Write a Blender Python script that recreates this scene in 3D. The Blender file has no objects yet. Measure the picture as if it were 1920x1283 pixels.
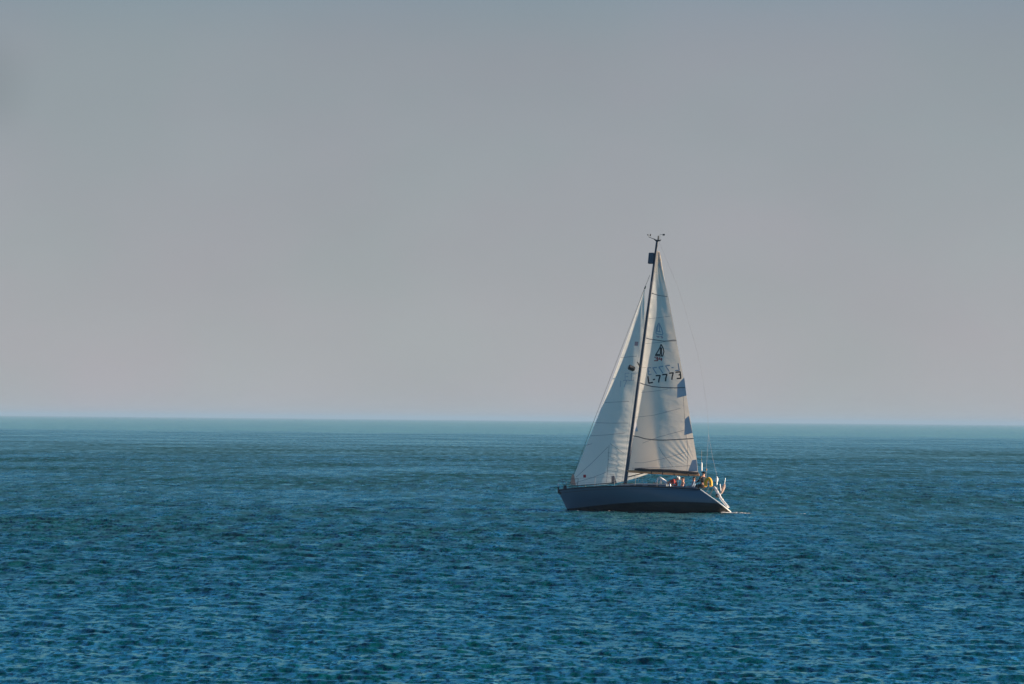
import bpy, bmesh, math, random
import numpy as np
from mathutils import Matrix, Vector
rad = math.radians
sc = bpy.context.scene
col = sc.collection
rng = np.random.default_rng(11)
random.seed(5)

# ------------------------------------------------------------------ camera
FPX, CAM_H, DIST = 6520.0, 5.22, 200.0          # focal length in photo pixels (1920 wide), eye height, metres to the boat
ROLL, PITCH = math.atan(18/1920), math.atan(145.5/FPX)
cam_d = bpy.data.cameras.new('camera')
cam = bpy.data.objects.new('camera', cam_d)
col.objects.link(cam)
cam_d.sensor_width = 36.0
cam_d.lens = FPX*36/1920
cam_d.clip_start, cam_d.clip_end = 0.5, 200000
_r0 = Vector((1, 0, 0)); _u0 = Vector((0, -math.sin(PITCH), math.cos(PITCH))); _d0 = Vector((0, math.cos(PITCH), math.sin(PITCH)))
_r = _r0*math.cos(ROLL) + _u0*math.sin(ROLL)
_u = _u0*math.cos(ROLL) - _r0*math.sin(ROLL)
CM = Matrix(((_r.x, _u.x, -_d0.x, 0), (_r.y, _u.y, -_d0.y, 0), (_r.z, _u.z, -_d0.z, CAM_H), (0, 0, 0, 1)))
cam.matrix_world = CM
sc.camera = cam

# ------------------------------------------------------------------ sky, sun, exposure
SUN_AZ = rad(91)       # clockwise from +Y (the view direction): low on the right
SUN_EL = rad(17)
w = bpy.data.worlds.new('World'); sc.world = w; w.use_nodes = True
nt = w.node_tree; nt.nodes.clear()
def N(t, kind, **kw):
    n = t.nodes.new(kind)
    for k, v in kw.items():
        setattr(n, k, v)
    return n
out = N(nt, 'ShaderNodeOutputWorld'); bg = N(nt, 'ShaderNodeBackground')
sky = N(nt, 'ShaderNodeTexSky', sky_type='NISHITA', sun_disc=False, sun_elevation=SUN_EL, sun_rotation=SUN_AZ,
        altitude=0, air_density=1.0, dust_density=0.6, ozone_density=3.5)
geo = N(nt, 'ShaderNodeTexCoord'); sep = N(nt, 'ShaderNodeSeparateXYZ')
nt.links.new(geo.outputs['Generated'], sep.inputs[0])
# a grey haze layer low over the sea, thinning out to the clear sky with elevation
hz = N(nt, 'ShaderNodeValToRGB')
hz.color_ramp.elements[0].position = 0.0; hz.color_ramp.elements[0].color = (4.32, 4.18, 4.34, 1)
hz.color_ramp.elements[1].position = 0.13; hz.color_ramp.elements[1].color = (2.52, 2.82, 3.02, 1)
mixf = N(nt, 'ShaderNodeMapRange', interpolation_type='SMOOTHSTEP')
mixf.inputs['From Min'].default_value = 0.10; mixf.inputs['From Max'].default_value = 0.21
mixf.inputs['To Min'].default_value = 0.93; mixf.inputs['To Max'].default_value = 0.0
nz = N(nt, 'ShaderNodeTexNoise'); nz.inputs['Scale'].default_value = 9; nz.inputs['Detail'].default_value = 3
mapn = N(nt, 'ShaderNodeMapping'); mapn.inputs['Scale'].default_value = (1, 1, 1.6)
nt.links.new(geo.outputs['Generated'], mapn.inputs[0]); nt.links.new(mapn.outputs[0], nz.inputs['Vector'])
nzr = N(nt, 'ShaderNodeMapRange')
nzr.inputs['From Min'].default_value = .3; nzr.inputs['From Max'].default_value = .7
nzr.inputs['To Min'].default_value = 0.95; nzr.inputs['To Max'].default_value = 1.04
mul = N(nt, 'ShaderNodeMix', data_type='RGBA', blend_type='MULTIPLY'); mul.inputs[0].default_value = 1
mix = N(nt, 'ShaderNodeMix', data_type='RGBA'); mix.clamp_result = False; mix.clamp_factor = True
nt.links.new(sep.outputs['Z'], hz.inputs[0]); nt.links.new(sep.outputs['Z'], mixf.inputs['Value'])
nt.links.new(mixf.outputs[0], mix.inputs[0]); tint = N(nt, 'ShaderNodeMix', data_type='RGBA', blend_type='MULTIPLY'); tint.inputs[0].default_value = 1; tint.inputs[7].default_value = (.55, 1.05, 1.30, 1)
nt.links.new(sky.outputs[0], tint.inputs[6]); nt.links.new(tint.outputs[2], mix.inputs[6]); nt.links.new(hz.outputs[0], mul.inputs[6])
nt.links.new(nz.outputs[0], nzr.inputs['Value']); nt.links.new(nzr.outputs[0], mul.inputs[7])
# faint mauve and green drifts in the haze, and a soft darker spot low on the left
nz2 = N(nt, 'ShaderNodeTexNoise'); nz2.inputs['Scale'].default_value = 14; nz2.inputs['Detail'].default_value = 4; nt.links.new(mapn.outputs[0], nz2.inputs['Vector'])
dr = N(nt, 'ShaderNodeValToRGB'); dr.color_ramp.elements[0].position = .35; dr.color_ramp.elements[0].color = (.975, 1.012, 1.0, 1)
dr.color_ramp.elements[1].position = .65; dr.color_ramp.elements[1].color = (1.022, .990, 1.008, 1)
nt.links.new(nz2.outputs[0], dr.inputs[0])
mul2 = N(nt, 'ShaderNodeMix', data_type='RGBA', blend_type='MULTIPLY'); mul2.inputs[0].default_value = 1
nt.links.new(mul.outputs[2], mul2.inputs[6]); nt.links.new(dr.outputs[0], mul2.inputs[7])
dis = N(nt, 'ShaderNodeVectorMath', operation='DISTANCE'); dis.inputs[1].default_value = (-.1505, .983, .094); nt.links.new(geo.outputs['Generated'], dis.inputs[0])
dark_spot = N(nt, 'ShaderNodeMapRange', interpolation_type='SMOOTHSTEP'); dark_spot.inputs['From Min'].default_value = 0; dark_spot.inputs['From Max'].default_value = .020
dark_spot.inputs['To Min'].default_value = .86; dark_spot.inputs['To Max'].default_value = 1.0; nt.links.new(dis.outputs['Value'], dark_spot.inputs['Value'])
mul3 = N(nt, 'ShaderNodeMix', data_type='RGBA', blend_type='MULTIPLY'); mul3.inputs[0].default_value = 1
nt.links.new(mul2.outputs[2], mul3.inputs[6]); nt.links.new(dark_spot.outputs[0], mul3.inputs[7])
nt.links.new(mul3.outputs[2], mix.inputs[7])
nt.links.new(mix.outputs[2], bg.inputs['Color'])
bg.inputs['Strength'].default_value = 0.053
nt.links.new(bg.outputs[0], out.inputs[0])

sun_d = bpy.data.lights.new('sun', 'SUN'); sun = bpy.data.objects.new('sun', sun_d); col.objects.link(sun)
sun_d.energy = 5.0; sun_d.angle = rad(0.5); sun_d.color = (1.0, 0.80, 0.60)
sdir = Vector((math.sin(SUN_AZ)*math.cos(SUN_EL), math.cos(SUN_AZ)*math.cos(SUN_EL), math.sin(SUN_EL)))
sun.rotation_euler = sdir.to_track_quat('Z', 'Y').to_euler()
sun.location = (60, 100, 60)
sc.view_settings.view_transform = 'Standard'; sc.view_settings.look = 'None'
sc.view_settings.exposure = 0.95; sc.view_settings.gamma = 1.0; sc.view_settings.use_curve_mapping = False
sc.cycles.volume_bounces = 0

# ------------------------------------------------------------------ materials
def mat(name, base, rough=.5, metal=0.0, spec=.5, vary=0.0, vscale=3.0, bump=0.0, bscale=8.0, coat=0.0):
    m = bpy.data.materials.new(name); m.use_nodes = True
    t = m.node_tree; b = t.nodes['Principled BSDF']
    b.inputs['Base Color'].default_value = (*base, 1); b.inputs['Roughness'].default_value = rough
    b.inputs['Metallic'].default_value = metal; b.inputs['Specular IOR Level'].default_value = spec
    b.inputs['Coat Weight'].default_value = coat
    tc = N(t, 'ShaderNodeTexCoord')
    if vary:
        n = N(t, 'ShaderNodeTexNoise'); n.inputs['Scale'].default_value = vscale; n.inputs['Detail'].default_value = 5
        t.links.new(tc.outputs['Object'], n.inputs['Vector'])
        mx = N(t, 'ShaderNodeMix', data_type='RGBA')
        mx.inputs[6].default_value = (*[c*(1-vary) for c in base], 1); mx.inputs[7].default_value = (*[min(1, c*(1+vary)) for c in base], 1)
        t.links.new(n.outputs[0], mx.inputs[0]); t.links.new(mx.outputs[2], b.inputs['Base Color'])
    if bump:
        n2 = N(t, 'ShaderNodeTexNoise'); n2.inputs['Scale'].default_value = bscale; n2.inputs['Detail'].default_value = 4
        t.links.new(tc.outputs['Object'], n2.inputs['Vector'])
        bp = N(t, 'ShaderNodeBump'); bp.inputs['Strength'].default_value = bump; bp.inputs['Distance'].default_value = .02
        t.links.new(n2.outputs[0], bp.inputs['Height']); t.links.new(bp.outputs[0], b.inputs['Normal'])
    return m
M = dict(
    deck=mat('deck_gelcoat', (.15, .17, .19), .5, vary=.12),
    white=mat('white_gelcoat', (.78, .76, .72), .35, vary=.06),
    rail=mat('dark_rail', (.018, .020, .022), .45, vary=.2),
    spar=mat('anodised_spar', (.045, .055, .07), .5, metal=.2, vary=.15),
    steel=mat('stainless_steel', (.35, .36, .37), .3, metal=.9, vary=.1),
    wire=mat('rigging_wire', (.20, .20, .22), .6, vary=.1), rod=mat('weathered_steel', (.11, .11, .12), .55, metal=.3, vary=.1),
    black=mat('black_plastic', (.012, .013, .015), .5, vary=.2),
    tan=mat('tan_canvas', (.60, .29, .13), .8, vary=.15, bump=.4),
    bag=mat('brown_canvas', (.055, .045, .04), .9, vary=.2, bump=.5),
    line=mat('rope', (.10, .10, .11), .9, vary=.2),
    yellow=mat('yellow_foam_cover', (.88, .42, .012), .55, vary=.08, bump=.3),
    teak=mat('teak', (.30, .18, .09), .7, vary=.25),
    glass=mat('cabin_window_acrylic', (.01, .012, .014), .1),
    skin=mat('skin', (.52, .26, .17), .55, vary=.08),
    hair=mat('dark_hair', (.02, .014, .01), .7, vary=.2),
    jacket=mat('dark_jacket', (.010, .011, .015), .85, vary=.2, bump=.4),
    trousers=mat('white_trousers', (.72, .70, .66), .85, vary=.05, bump=.4),
    red=mat('red_cloth', (.35, .035, .03), .85, vary=.1, bump=.4),
    blue=mat('grey_blue_cloth', (.16, .22, .30), .85, vary=.1, bump=.4),
    flag=mat('faded_flag', (.52, .36, .27), .85, vary=.12, bump=.4),
    patch=mat('sail_reinforcement', (.52, .51, .53), .85, vary=.12),
    tanpatch=mat('tan_sail_patch', (.40, .27, .22), .85, vary=.12),
    redmark=mat('red_sail_mark', (.34, .02, .03), .8, vary=.05),
    ink=mat('sail_lettering', (.006, .009, .016), .8, vary=.1),
    jib_showthrough=mat('painted_showthrough_jib', (.52, .56, .60), .85, vary=.1), faded=mat('painted_showthrough_lettering', (.30, .36, .42), .85, vary=.1), red_showthrough=mat('painted_showthrough_red', (.48, .33, .34), .85, vary=.1),  # far-side print shining through, put into the colour of near-side strokes
    seam_crease=mat('sail_seam_and_crease_shade', (.22, .22, .23), .9, vary=.1),
    batten=mat('batten_pocket', (.085, .09, .10), .85, vary=.12),
    antifoul=mat('antifouling', (.006, .007, .008), .7, vary=.2),
)
def sail_mat(name, base, tr, trcol):
    m = bpy.data.materials.new(name); m.use_nodes = True
    t = m.node_tree; t.nodes.clear()
    o = N(t, 'ShaderNodeOutputMaterial'); d = N(t, 'ShaderNodeBsdfDiffuse'); tl = N(t, 'ShaderNodeBsdfTranslucent'); mx = N(t, 'ShaderNodeMixShader')
    tc = N(t, 'ShaderNodeTexCoord')
    n = N(t, 'ShaderNodeTexNoise'); n.inputs['Scale'].default_value = 1.3; n.inputs['Detail'].default_value = 6; n.inputs['Roughness'].default_value = .65
    t.links.new(tc.outputs['Object'], n.inputs['Vector'])
    cm = N(t, 'ShaderNodeMix', data_type='RGBA')
    cm.inputs[6].default_value = (*[c*.86 for c in base], 1); cm.inputs[7].default_value = (*[min(1, c*1.08) for c in base], 1)
    t.links.new(n.outputs[0], cm.inputs[0]); t.links.new(cm.outputs[2], d.inputs[0])
    tl.inputs[0].default_value = (*trcol, 1); mx.inputs[0].default_value = tr
    b1 = N(t, 'ShaderNodeTexNoise'); b1.inputs['Scale'].default_value = .9; b1.inputs['Detail'].default_value = 5
    mp = N(t, 'ShaderNodeMapping'); mp.inputs['Scale'].default_value = (1.0, 1.0, 2.2); mp.inputs['Rotation'].default_value = (0, rad(25), 0)
    t.links.new(tc.outputs['Object'], mp.inputs[0]); t.links.new(mp.outputs[0], b1.inputs['Vector'])
    bp = N(t, 'ShaderNodeBump'); bp.inputs['Strength'].default_value = .5; bp.inputs['Distance'].default_value = .10
    t.links.new(b1.outputs[0], bp.inputs['Height'])
    t.links.new(bp.outputs[0], d.inputs['Normal']); t.links.new(bp.outputs[0], tl.inputs['Normal'])
    t.links.new(d.outputs[0], mx.inputs[1]); t.links.new(tl.outputs[0], mx.inputs[2]); t.links.new(mx.outputs[0], o.inputs[0])
    return m
M['sail'] = sail_mat('sailcloth', (.80, .78, .73), .42, (.92, .76, .58))
M['jib'] = sail_mat('jib_sailcloth', (.86, .84, .78), .50, (.96, .90, .80))
# hull: dark blue-grey topsides over black antifouling, the paint edge follows the boat's own waterline
def hull_mat():
    m = mat('hull_paint', (.060, .115, .160), .28, vary=.10, vscale=1.2, coat=.1)
    t = m.node_tree; b = t.nodes['Principled BSDF']
    tc = N(t, 'ShaderNodeTexCoord'); sp = N(t, 'ShaderNodeSeparateXYZ'); t.links.new(tc.outputs['Object'], sp.inputs[0])
    mr = N(t, 'ShaderNodeMapRange'); mr.inputs['From Min'].default_value = 0.20; mr.inputs['From Max'].default_value = 0.24
    ma = N(t, 'ShaderNodeMath', operation='MULTIPLY_ADD'); ma.inputs[1].default_value = .03
    t.links.new(sp.outputs['X'], ma.inputs[0]); t.links.new(sp.outputs['Z'], ma.inputs[2]); t.links.new(ma.outputs[0], mr.inputs['Value'])
    src = b.inputs['Base Color'].links[0].from_socket
    mx = N(t, 'ShaderNodeMix', data_type='RGBA'); mx.inputs[6].default_value = (.006, .007, .009, 1)
    t.links.new(mr.outputs[0], mx.inputs[0]); t.links.new(src, mx.inputs[7]); t.links.new(mx.outputs[2], b.inputs['Base Color'])
    r = N(t, 'ShaderNodeMapRange'); r.inputs['To Min'].default_value = .75; r.inputs['To Max'].default_value = .30
    t.links.new(mr.outputs[0], r.inputs['Value']); t.links.new(r.outputs[0], b.inputs['Roughness'])
    return m
M['hull'] = hull_mat()

# ------------------------------------------------------------------ the sea: one sheet out to the horizon
def sea_waves():
    n = 210
    lam = np.exp(rng.uniform(math.log(.30), math.log(8.0), n))
    k = 2*np.pi/lam
    main = rad(74)                                  # direction the chop runs, from +X towards +Y
    th = main + rng.normal(0, rad(31), n)
    a = 0.0043*lam**0.74*np.exp(-(lam/3.6)**2)*rng.uniform(.5, 1.4, n)
    ph = rng.uniform(0, 2*np.pi, n)
    return k.astype('f4'), np.cos(th).astype('f4'), np.sin(th).astype('f4'), a.astype('f4'), ph.astype('f4'), lam
WV = sea_waves()
def gust(x, y):
    # patches where the wind raises a little more or less chop
    g = np.zeros_like(x)
    for (sx, sy, p) in ((.021, .013, .3), (-.013, .024, 2.1), (.035, .031, 4.0), (.007, .045, 1.0), (.05, -.02, 5.2)):
        g = g + np.sin(x*sx*1.0 + y*sy + p)
    return 1.0 + .15*g
def sea_at(x, y, spacing=None):
    x = np.asarray(x, 'f4'); y = np.asarray(y, 'f4')
    z = np.zeros_like(x); dx = np.zeros_like(x); dy = np.zeros_like(x)
    for k, cx, cy, a, ph, lam in zip(*WV):
        A = a if spacing is None else a*np.clip((lam/spacing - 1.6)/1.2, 0, 1)
        p = k*(cx*x + cy*y) + ph
        z += A*np.sin(p); c = A*np.cos(p)*.95
        dx += c*cx; dy += c*cy
    g = gust(x, y)
    return (z*g).astype('f4'), (dx*g).astype('f4'), (dy*g).astype('f4')
RIP1, RIP2, LOSTK = 1.7, 4.5, .55
SEA_BODY, SEA_TINT = (.001, .050, .058, 1), (.50, .95, 1.0, 1)
def build_sea():
    rows = [1.5]
    while rows[-1] < 60: rows.append(rows[-1]*1.06)
    while rows[-1] < 500: rows.append(rows[-1]*1.0016)
    while rows[-1] < 1300: rows.append(rows[-1]*1.004)
    while rows[-1] < 60000: rows.append(rows[-1]*1.03)
    r = np.array(rows, 'f4'); dr = np.gradient(r)
    dense = np.linspace(-rad(11.5), rad(11.5), 680)
    st = dense[1]-dense[0]; side = []; a = dense[-1]
    while a < math.pi*.995:
        st = min(st*1.035, rad(6)); a += st
        if a < math.pi*.995: side.append(a)
    side = np.array(side)
    ang = np.concatenate([-side[::-1], dense, side]).astype('f4'); da = np.gradient(ang)
    nr, na = len(r), len(ang)
    X = r[:, None]*np.sin(ang)[None]; Y = r[:, None]*np.cos(ang)[None]
    sp = np.maximum(dr[:, None]*np.ones(na)[None], r[:, None]*da[None]*1.6).astype('f4')
    Z = np.zeros_like(X); DX = np.zeros_like(X); DY = np.zeros_like(X)
    i0, i1 = np.searchsorted(r, 40), np.searchsorted(r, 1500)
    j0, j1 = np.searchsorted(ang, -rad(75)), np.searchsorted(ang, rad(75))
    s = np.s_[i0:i1, j0:j1]
    Z[s], DX[s], DY[s] = sea_at(X[s], Y[s], sp[s])
    # slope of the ripples too short for the sheet's own mesh, carried by the surface normal instead
    lost = np.zeros_like(X); k_, a_, lam_ = WV[0], WV[3], WV[5]
    lv = np.geomspace(.02, 3000, 200); sl = np.array([math.sqrt(float(((k_*a_*(1-np.clip((lam_/q-1.6)/1.2, 0, 1)))**2).sum()/2)) for q in lv])
    lost = np.interp(np.log(sp), np.log(lv), sl)
    V = np.stack([X+DX, Y+DY, Z], -1).reshape(-1, 3)
    idx = np.arange(nr*na).reshape(nr, na)
    nxt = np.concatenate([idx[:, 1:], idx[:, :1]], 1)
    F = np.stack([idx[:-1], nxt[:-1], nxt[1:], idx[1:]], -1).reshape(-1, 4)[:, ::-1]
    me = bpy.data.meshes.new('sea')
    me.vertices.add(len(V)); me.vertices.foreach_set('co', V.astype('f4').ravel())
    me.loops.add(F.size); me.loops.foreach_set('vertex_index', F.astype('i4').ravel())
    me.polygons.add(len(F)); me.polygons.foreach_set('loop_start', np.arange(0, F.size, 4, dtype='i4'))
    me.polygons.foreach_set('use_smooth', np.ones(len(F), bool))
    me.update(calc_edges=True)
    o = bpy.data.objects.new('sea', me); col.objects.link(o); o['kind'] = 'structure'
    af = me.attributes.new('fine', 'FLOAT', 'POINT'); af.data.foreach_set('value', np.clip(1.35-sp/1.6, 0, 1).astype('f4').ravel())
    at = me.attributes.new('ripple', 'FLOAT', 'POINT'); at.data.foreach_set('value', lost.astype('f4').ravel())
    m = bpy.data.materials.new('sea_water'); m.use_nodes = True; me.materials.append(m)
    t = m.node_tree; t.nodes.clear()
    tc = N(t, 'ShaderNodeTexCoord'); ge = N(t, 'ShaderNodeNewGeometry')
    def noise(scale, det, sy, rot):
        mp = N(t, 'ShaderNodeMapping'); mp.inputs['Scale'].default_value = (1, sy, 1); mp.inputs['Rotation'].default_value = (0, 0, rad(rot))
        n = N(t, 'ShaderNodeTexNoise'); n.inputs['Scale'].default_value = scale; n.inputs['Detail'].default_value = det; n.inputs['Roughness'].default_value = .6
        t.links.new(tc.outputs['Object'], mp.inputs[0]); t.links.new(mp.outputs[0], n.inputs['Vector']); return n
    def vm(op, a, b_):
        n = N(t, 'ShaderNodeVectorMath', operation=op)
        for k, q in ((0, a), (1, b_)):
            if isinstance(q, tuple): n.inputs[k].default_value = q
            elif q is not None: t.links.new(q, n.inputs[k])
        return n.outputs[0]
    n1 = noise(7.0, 4, .42, -4); n2 = noise(1.3, 4, .45, 5); n3 = noise(.030, 5, .8, 0)
    # wind patches: the ripples are stronger in some stretches of the water than in others
    pr = N(t, 'ShaderNodeMapRange'); pr.inputs['From Min'].default_value = .35; pr.inputs['From Max'].default_value = .65
    pr.inputs['To Min'].default_value = .45; pr.inputs['To Max'].default_value = 1.3
    t.links.new(n3.outputs[0], pr.inputs['Value'])
    # further out lies calmer water in two wind lines; the edges wander
    sx = N(t, 'ShaderNodeSeparateXYZ'); t.links.new(tc.outputs['Object'], sx.inputs[0])
    n4 = noise(.004, 3, 2.0, 8); wob = N(t, 'ShaderNodeMath', operation='MULTIPLY_ADD'); wob.inputs[1].default_value = 330
    t.links.new(n4.outputs[0], wob.inputs[0]); t.links.new(sx.outputs['Y'], wob.inputs[2])
    dv = N(t, 'ShaderNodeMath', operation='DIVIDE'); dv.inputs[1].default_value = 3000; t.links.new(wob.outputs[0], dv.inputs[0])
    zr = N(t, 'ShaderNodeValToRGB'); cr_ = zr.color_ramp
    for pos, v in ((0, 1.0), (.255, 1.0), (.31, .50), (.44, .42), (.50, .17), (1, .12)):
        e = cr_.elements[0] if pos == 0 else (cr_.elements[-1] if pos == 1 else cr_.elements.new(pos)); e.position = pos; e.color = (v, v, v, 1)
    t.links.new(dv.outputs[0], zr.inputs[0])
    zm = N(t, 'ShaderNodeMath', operation='MULTIPLY'); t.links.new(pr.outputs[0], zm.inputs[0]); t.links.new(zr.outputs[0], zm.inputs[1]); pr = zm
    def slope(n, k):
        v = vm('SUBTRACT', n.outputs['Color'], (.5, .5, .5)); return vm('MULTIPLY', v, (k, k, 0))
    s1 = slope(n1, RIP1)
    ar = N(t, 'ShaderNodeAttribute', attribute_name='ripple')
    def mt_(op, a, b_=None, c_=None):
        n = N(t, 'ShaderNodeMath', operation=op)
        for k, q in ((0, a), (1, b_), (2, c_)):
            if q is None: continue
            if isinstance(q, (int, float)): n.inputs[k].default_value = q
            else: t.links.new(q, n.inputs[k])
        return n.outputs[0]
    s2 = slope(n2, RIP2); sc2 = N(t, 'ShaderNodeVectorMath', operation='SCALE'); t.links.new(s2, sc2.inputs[0]); t.links.new(ar.outputs['Fac'], sc2.inputs['Scale'])
    s4 = slope(noise(2.6, 3, .8, 5), .8)
    fi = N(t, 'ShaderNodeAttribute', attribute_name='fine'); sfi = N(t, 'ShaderNodeVectorMath', operation='SCALE')
    t.links.new(vm('ADD', vm('ADD', s1, s4), sc2.outputs[0]), sfi.inputs[0]); t.links.new(fi.outputs['Fac'], sfi.inputs['Scale'])
    sm = sfi.outputs[0]; sp3 = N(t, 'ShaderNodeVectorMath', operation='SCALE'); t.links.new(sm, sp3.inputs[0]); t.links.new(pr.outputs[0], sp3.inputs['Scale'])
    n0 = vm('NORMALIZE', vm('ADD', ge.outputs['Normal'], sp3.outputs[0]), None)
    d0 = N(t, 'ShaderNodeVectorMath', operation='DOT_PRODUCT'); t.links.new(n0, d0.inputs[0]); t.links.new(ge.outputs['Incoming'], d0.inputs[1])
    ad = N(t, 'ShaderNodeVectorMath', operation='SCALE'); t.links.new(ge.outputs['Incoming'], ad.inputs[0]); t.links.new(mt_('MAXIMUM', mt_('SUBTRACT', .02, d0.outputs['Value']), 0.0), ad.inputs['Scale'])
    nn = vm('NORMALIZE', vm('ADD', n0, ad.outputs[0]), None)
    # waves too small for the mesh act as roughness, and keep the mean reflectance below that of a flat mirror
    def band(n, lo, hi):
        q = N(t, 'ShaderNodeMapRange'); q.inputs['From Min'].default_value = .32; q.inputs['From Max'].default_value = .68; q.inputs['To Min'].default_value = lo; q.inputs['To Max'].default_value = hi
        t.links.new(n.outputs[0], q.inputs['Value']); return q.outputs[0]
    paws = mt_('MULTIPLY', band(noise(.95, 4, .13, 0), .15, 2.1), band(noise(.075, 3, .28, 0), .65, 1.35))
    lost_s = mt_('MULTIPLY', mt_('MULTIPLY', mt_('ADD', ar.outputs['Fac'], .03), pr.outputs[0]), paws)
    rough = mt_('SQRT', mt_('MULTIPLY', lost_s, LOSTK))
    dt = N(t, 'ShaderNodeVectorMath', operation='DOT_PRODUCT'); t.links.new(nn, dt.inputs[0]); t.links.new(ge.outputs['Incoming'], dt.inputs[1])
    cz = mt_('MAXIMUM', dt.outputs['Value'], 0.0)
    ce = mt_('MINIMUM', mt_('SQRT', mt_('ADD', mt_('MULTIPLY', cz, cz), mt_('MULTIPLY', mt_('MULTIPLY', lost_s, lost_s), .9))), 1.0)
    fr = mt_('MULTIPLY_ADD', mt_('POWER', mt_('SUBTRACT', 1.0, ce), 5.0), .98, .02)
    df = N(t, 'ShaderNodeBsdfDiffuse'); df.inputs['Color'].default_value = SEA_BODY; t.links.new(nn, df.inputs['Normal'])
    gl = N(t, 'ShaderNodeBsdfGlossy'); gl.inputs['Color'].default_value = SEA_TINT; t.links.new(rough, gl.inputs['Roughness']); t.links.new(nn, gl.inputs['Normal'])
    mx = N(t, 'ShaderNodeMixShader'); t.links.new(fr, mx.inputs[0]); t.links.new(df.outputs[0], mx.inputs[1]); t.links.new(gl.outputs[0], mx.inputs[2])
    o_ = N(t, 'ShaderNodeOutputMaterial'); t.links.new(mx.outputs[0], o_.inputs['Surface'])
    return o
sea = build_sea()

# ------------------------------------------------------------------ helpers for things
class MB:
    def __init__(s): s.v = []; s.f = []; s.m = []; s.cur = 0
    def add(s, vs, fs):
        o = len(s.v); s.v += [tuple(map(float, q)) for q in vs]
        s.f += [tuple(i+o for i in f) for f in fs]; s.m += [s.cur]*len(fs)
    def tube(s, pts, r, n=8, sy=1.0, caps=True):
        P = [np.array(p, float) for p in pts]; k = len(P)
        rs = r if hasattr(r, '__len__') else [r]*k
        vs = []; prev = None
        for i in range(k):
            d = P[min(i+1, k-1)] - P[max(i-1, 0)]; d /= max(np.linalg.norm(d), 1e-9)
            ref = prev if prev is not None else (np.array([1., 0, 0]) if abs(d[0]) < .8 else np.array([0, 0, 1.]))
            a = ref - d*np.dot(ref, d); a /= np.linalg.norm(a); b = np.cross(d, a); prev = a
            for j in range(n):
                t = 2*math.pi*j/n
                vs.append(P[i] + rs[i]*(a*math.cos(t) + b*math.sin(t)*sy))
        fs = [(i*n+j, i*n+(j+1) % n, (i+1)*n+(j+1) % n, (i+1)*n+j) for i in range(k-1) for j in range(n)]
        if caps: fs += [tuple(range(n))[::-1], tuple(range((k-1)*n, k*n))]
        s.add(vs, fs)
    def grid(s, G):
        G = np.asarray(G); a, b = G.shape[:2]
        s.add(G.reshape(-1, 3), [(i*b+j, i*b+j+1, (i+1)*b+j+1, (i+1)*b+j) for i in range(a-1) for j in range(b-1)])
    def box(s, c, d, ax=None, bev=.12):
        # chamfered block: centre c, full sizes d, optional 3x3 axes (rows)
        c = np.array(c, float); d = np.array(d, float)/2; A = np.eye(3) if ax is None else np.array(ax)
        e = min(d)*bev*2; bm = bmesh.new(); bmesh.ops.create_cube(bm, size=2)
        for v in bm.verts: v.co = Vector((v.co.x*d[0], v.co.y*d[1], v.co.z*d[2]))
        bmesh.ops.bevel(bm, geom=list(bm.edges), offset=e, segments=2, affect='EDGES')
        bm.verts.index_update()
        s.add([c + np.array(v.co) @ A for v in bm.verts], [[v.index for v in f.verts] for f in bm.faces]); bm.free()
    def ball(s, c, r, n=10):
        bm = bmesh.new(); bmesh.ops.create_uvsphere(bm, u_segments=n, v_segments=max(6, n//2), radius=1)
        R = np.array(r if hasattr(r, '__len__') else (r, r, r)); bm.verts.index_update()
        s.add([np.array(c) + np.array(v.co)*R for v in bm.verts], [[v.index for v in f.verts] for f in bm.faces]); bm.free()
    def build(s, name, ms, parent=None, smooth=True, matrix=None):
        me = bpy.data.meshes.new(name); me.from_pydata(s.v, [], s.f)
        for m in (ms if isinstance(ms, (list, tuple)) else [ms]): me.materials.append(m)
        me.polygons.foreach_set('material_index', s.m)
        bm = bmesh.new(); bm.from_mesh(me); bmesh.ops.recalc_face_normals(bm, faces=bm.faces); bm.to_mesh(me); bm.free()
        if smooth:
            me.polygons.foreach_set('use_smooth', [True]*len(me.polygons))
            try: me.set_sharp_from_angle(angle=rad(40))
            except Exception: pass
        o = bpy.data.objects.new(name, me); col.objects.link(o)
        if parent is not None: o.parent = parent
        if matrix is not None: o.matrix_world = matrix
        return o
def tag(o, label, cat, group=None):
    o['label'] = label; o['category'] = cat
    if group: o['group'] = group
    return o

# ------------------------------------------------------------------ the boat's frame
YAW, HEEL, BX, BZ = rad(20.5), rad(15.0), 7.44, 0.0
fwd = np.array([-math.cos(YAW), math.sin(YAW), 0]); p0 = np.array([-math.sin(YAW), -math.cos(YAW), 0]); u0 = np.array([0, 0, 1.])
prt = p0*math.cos(HEEL) + u0*math.sin(HEEL); upv = u0*math.cos(HEEL) - p0*math.sin(HEEL)
BR = np.stack([fwd, prt, upv], 1); BO = np.array([BX, DIST, BZ])
BM4 = Matrix(((*BR[0], BO[0]), (*BR[1], BO[1]), (*BR[2], BO[2]), (0, 0, 0, 1)))
camR = np.array([[*_r], [*_u], [*(-_d0)]]); camO = np.array([0, 0, CAM_H])
def proj(P):                    # boat coordinates -> photo pixels
    Wd = np.asarray(P) @ BR.T + BO - camO; c = Wd @ camR.T
    return np.stack([960 + FPX*c[..., 0]/-c[..., 2], 641.5 - FPX*c[..., 1]/-c[..., 2]], -1)
def hit(px, py, q, n):          # the sight line through a photo pixel meets a plane of the boat
    d = camR.T @ np.array([(px-960)/FPX, -(py-641.5)/FPX, -1.]); d = BR.T @ d
    o = BR.T @ (camO - BO); n = np.array(n, float)
    return o + d*np.dot(np.array(q, float)-o, n)/np.dot(d, n)
def hy(px, py, y): return hit(px, py, (0, y, 0), (0, 1, 0))
def hx(px, py, x): return hit(px, py, (x, 0, 0), (1, 0, 0))

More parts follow.
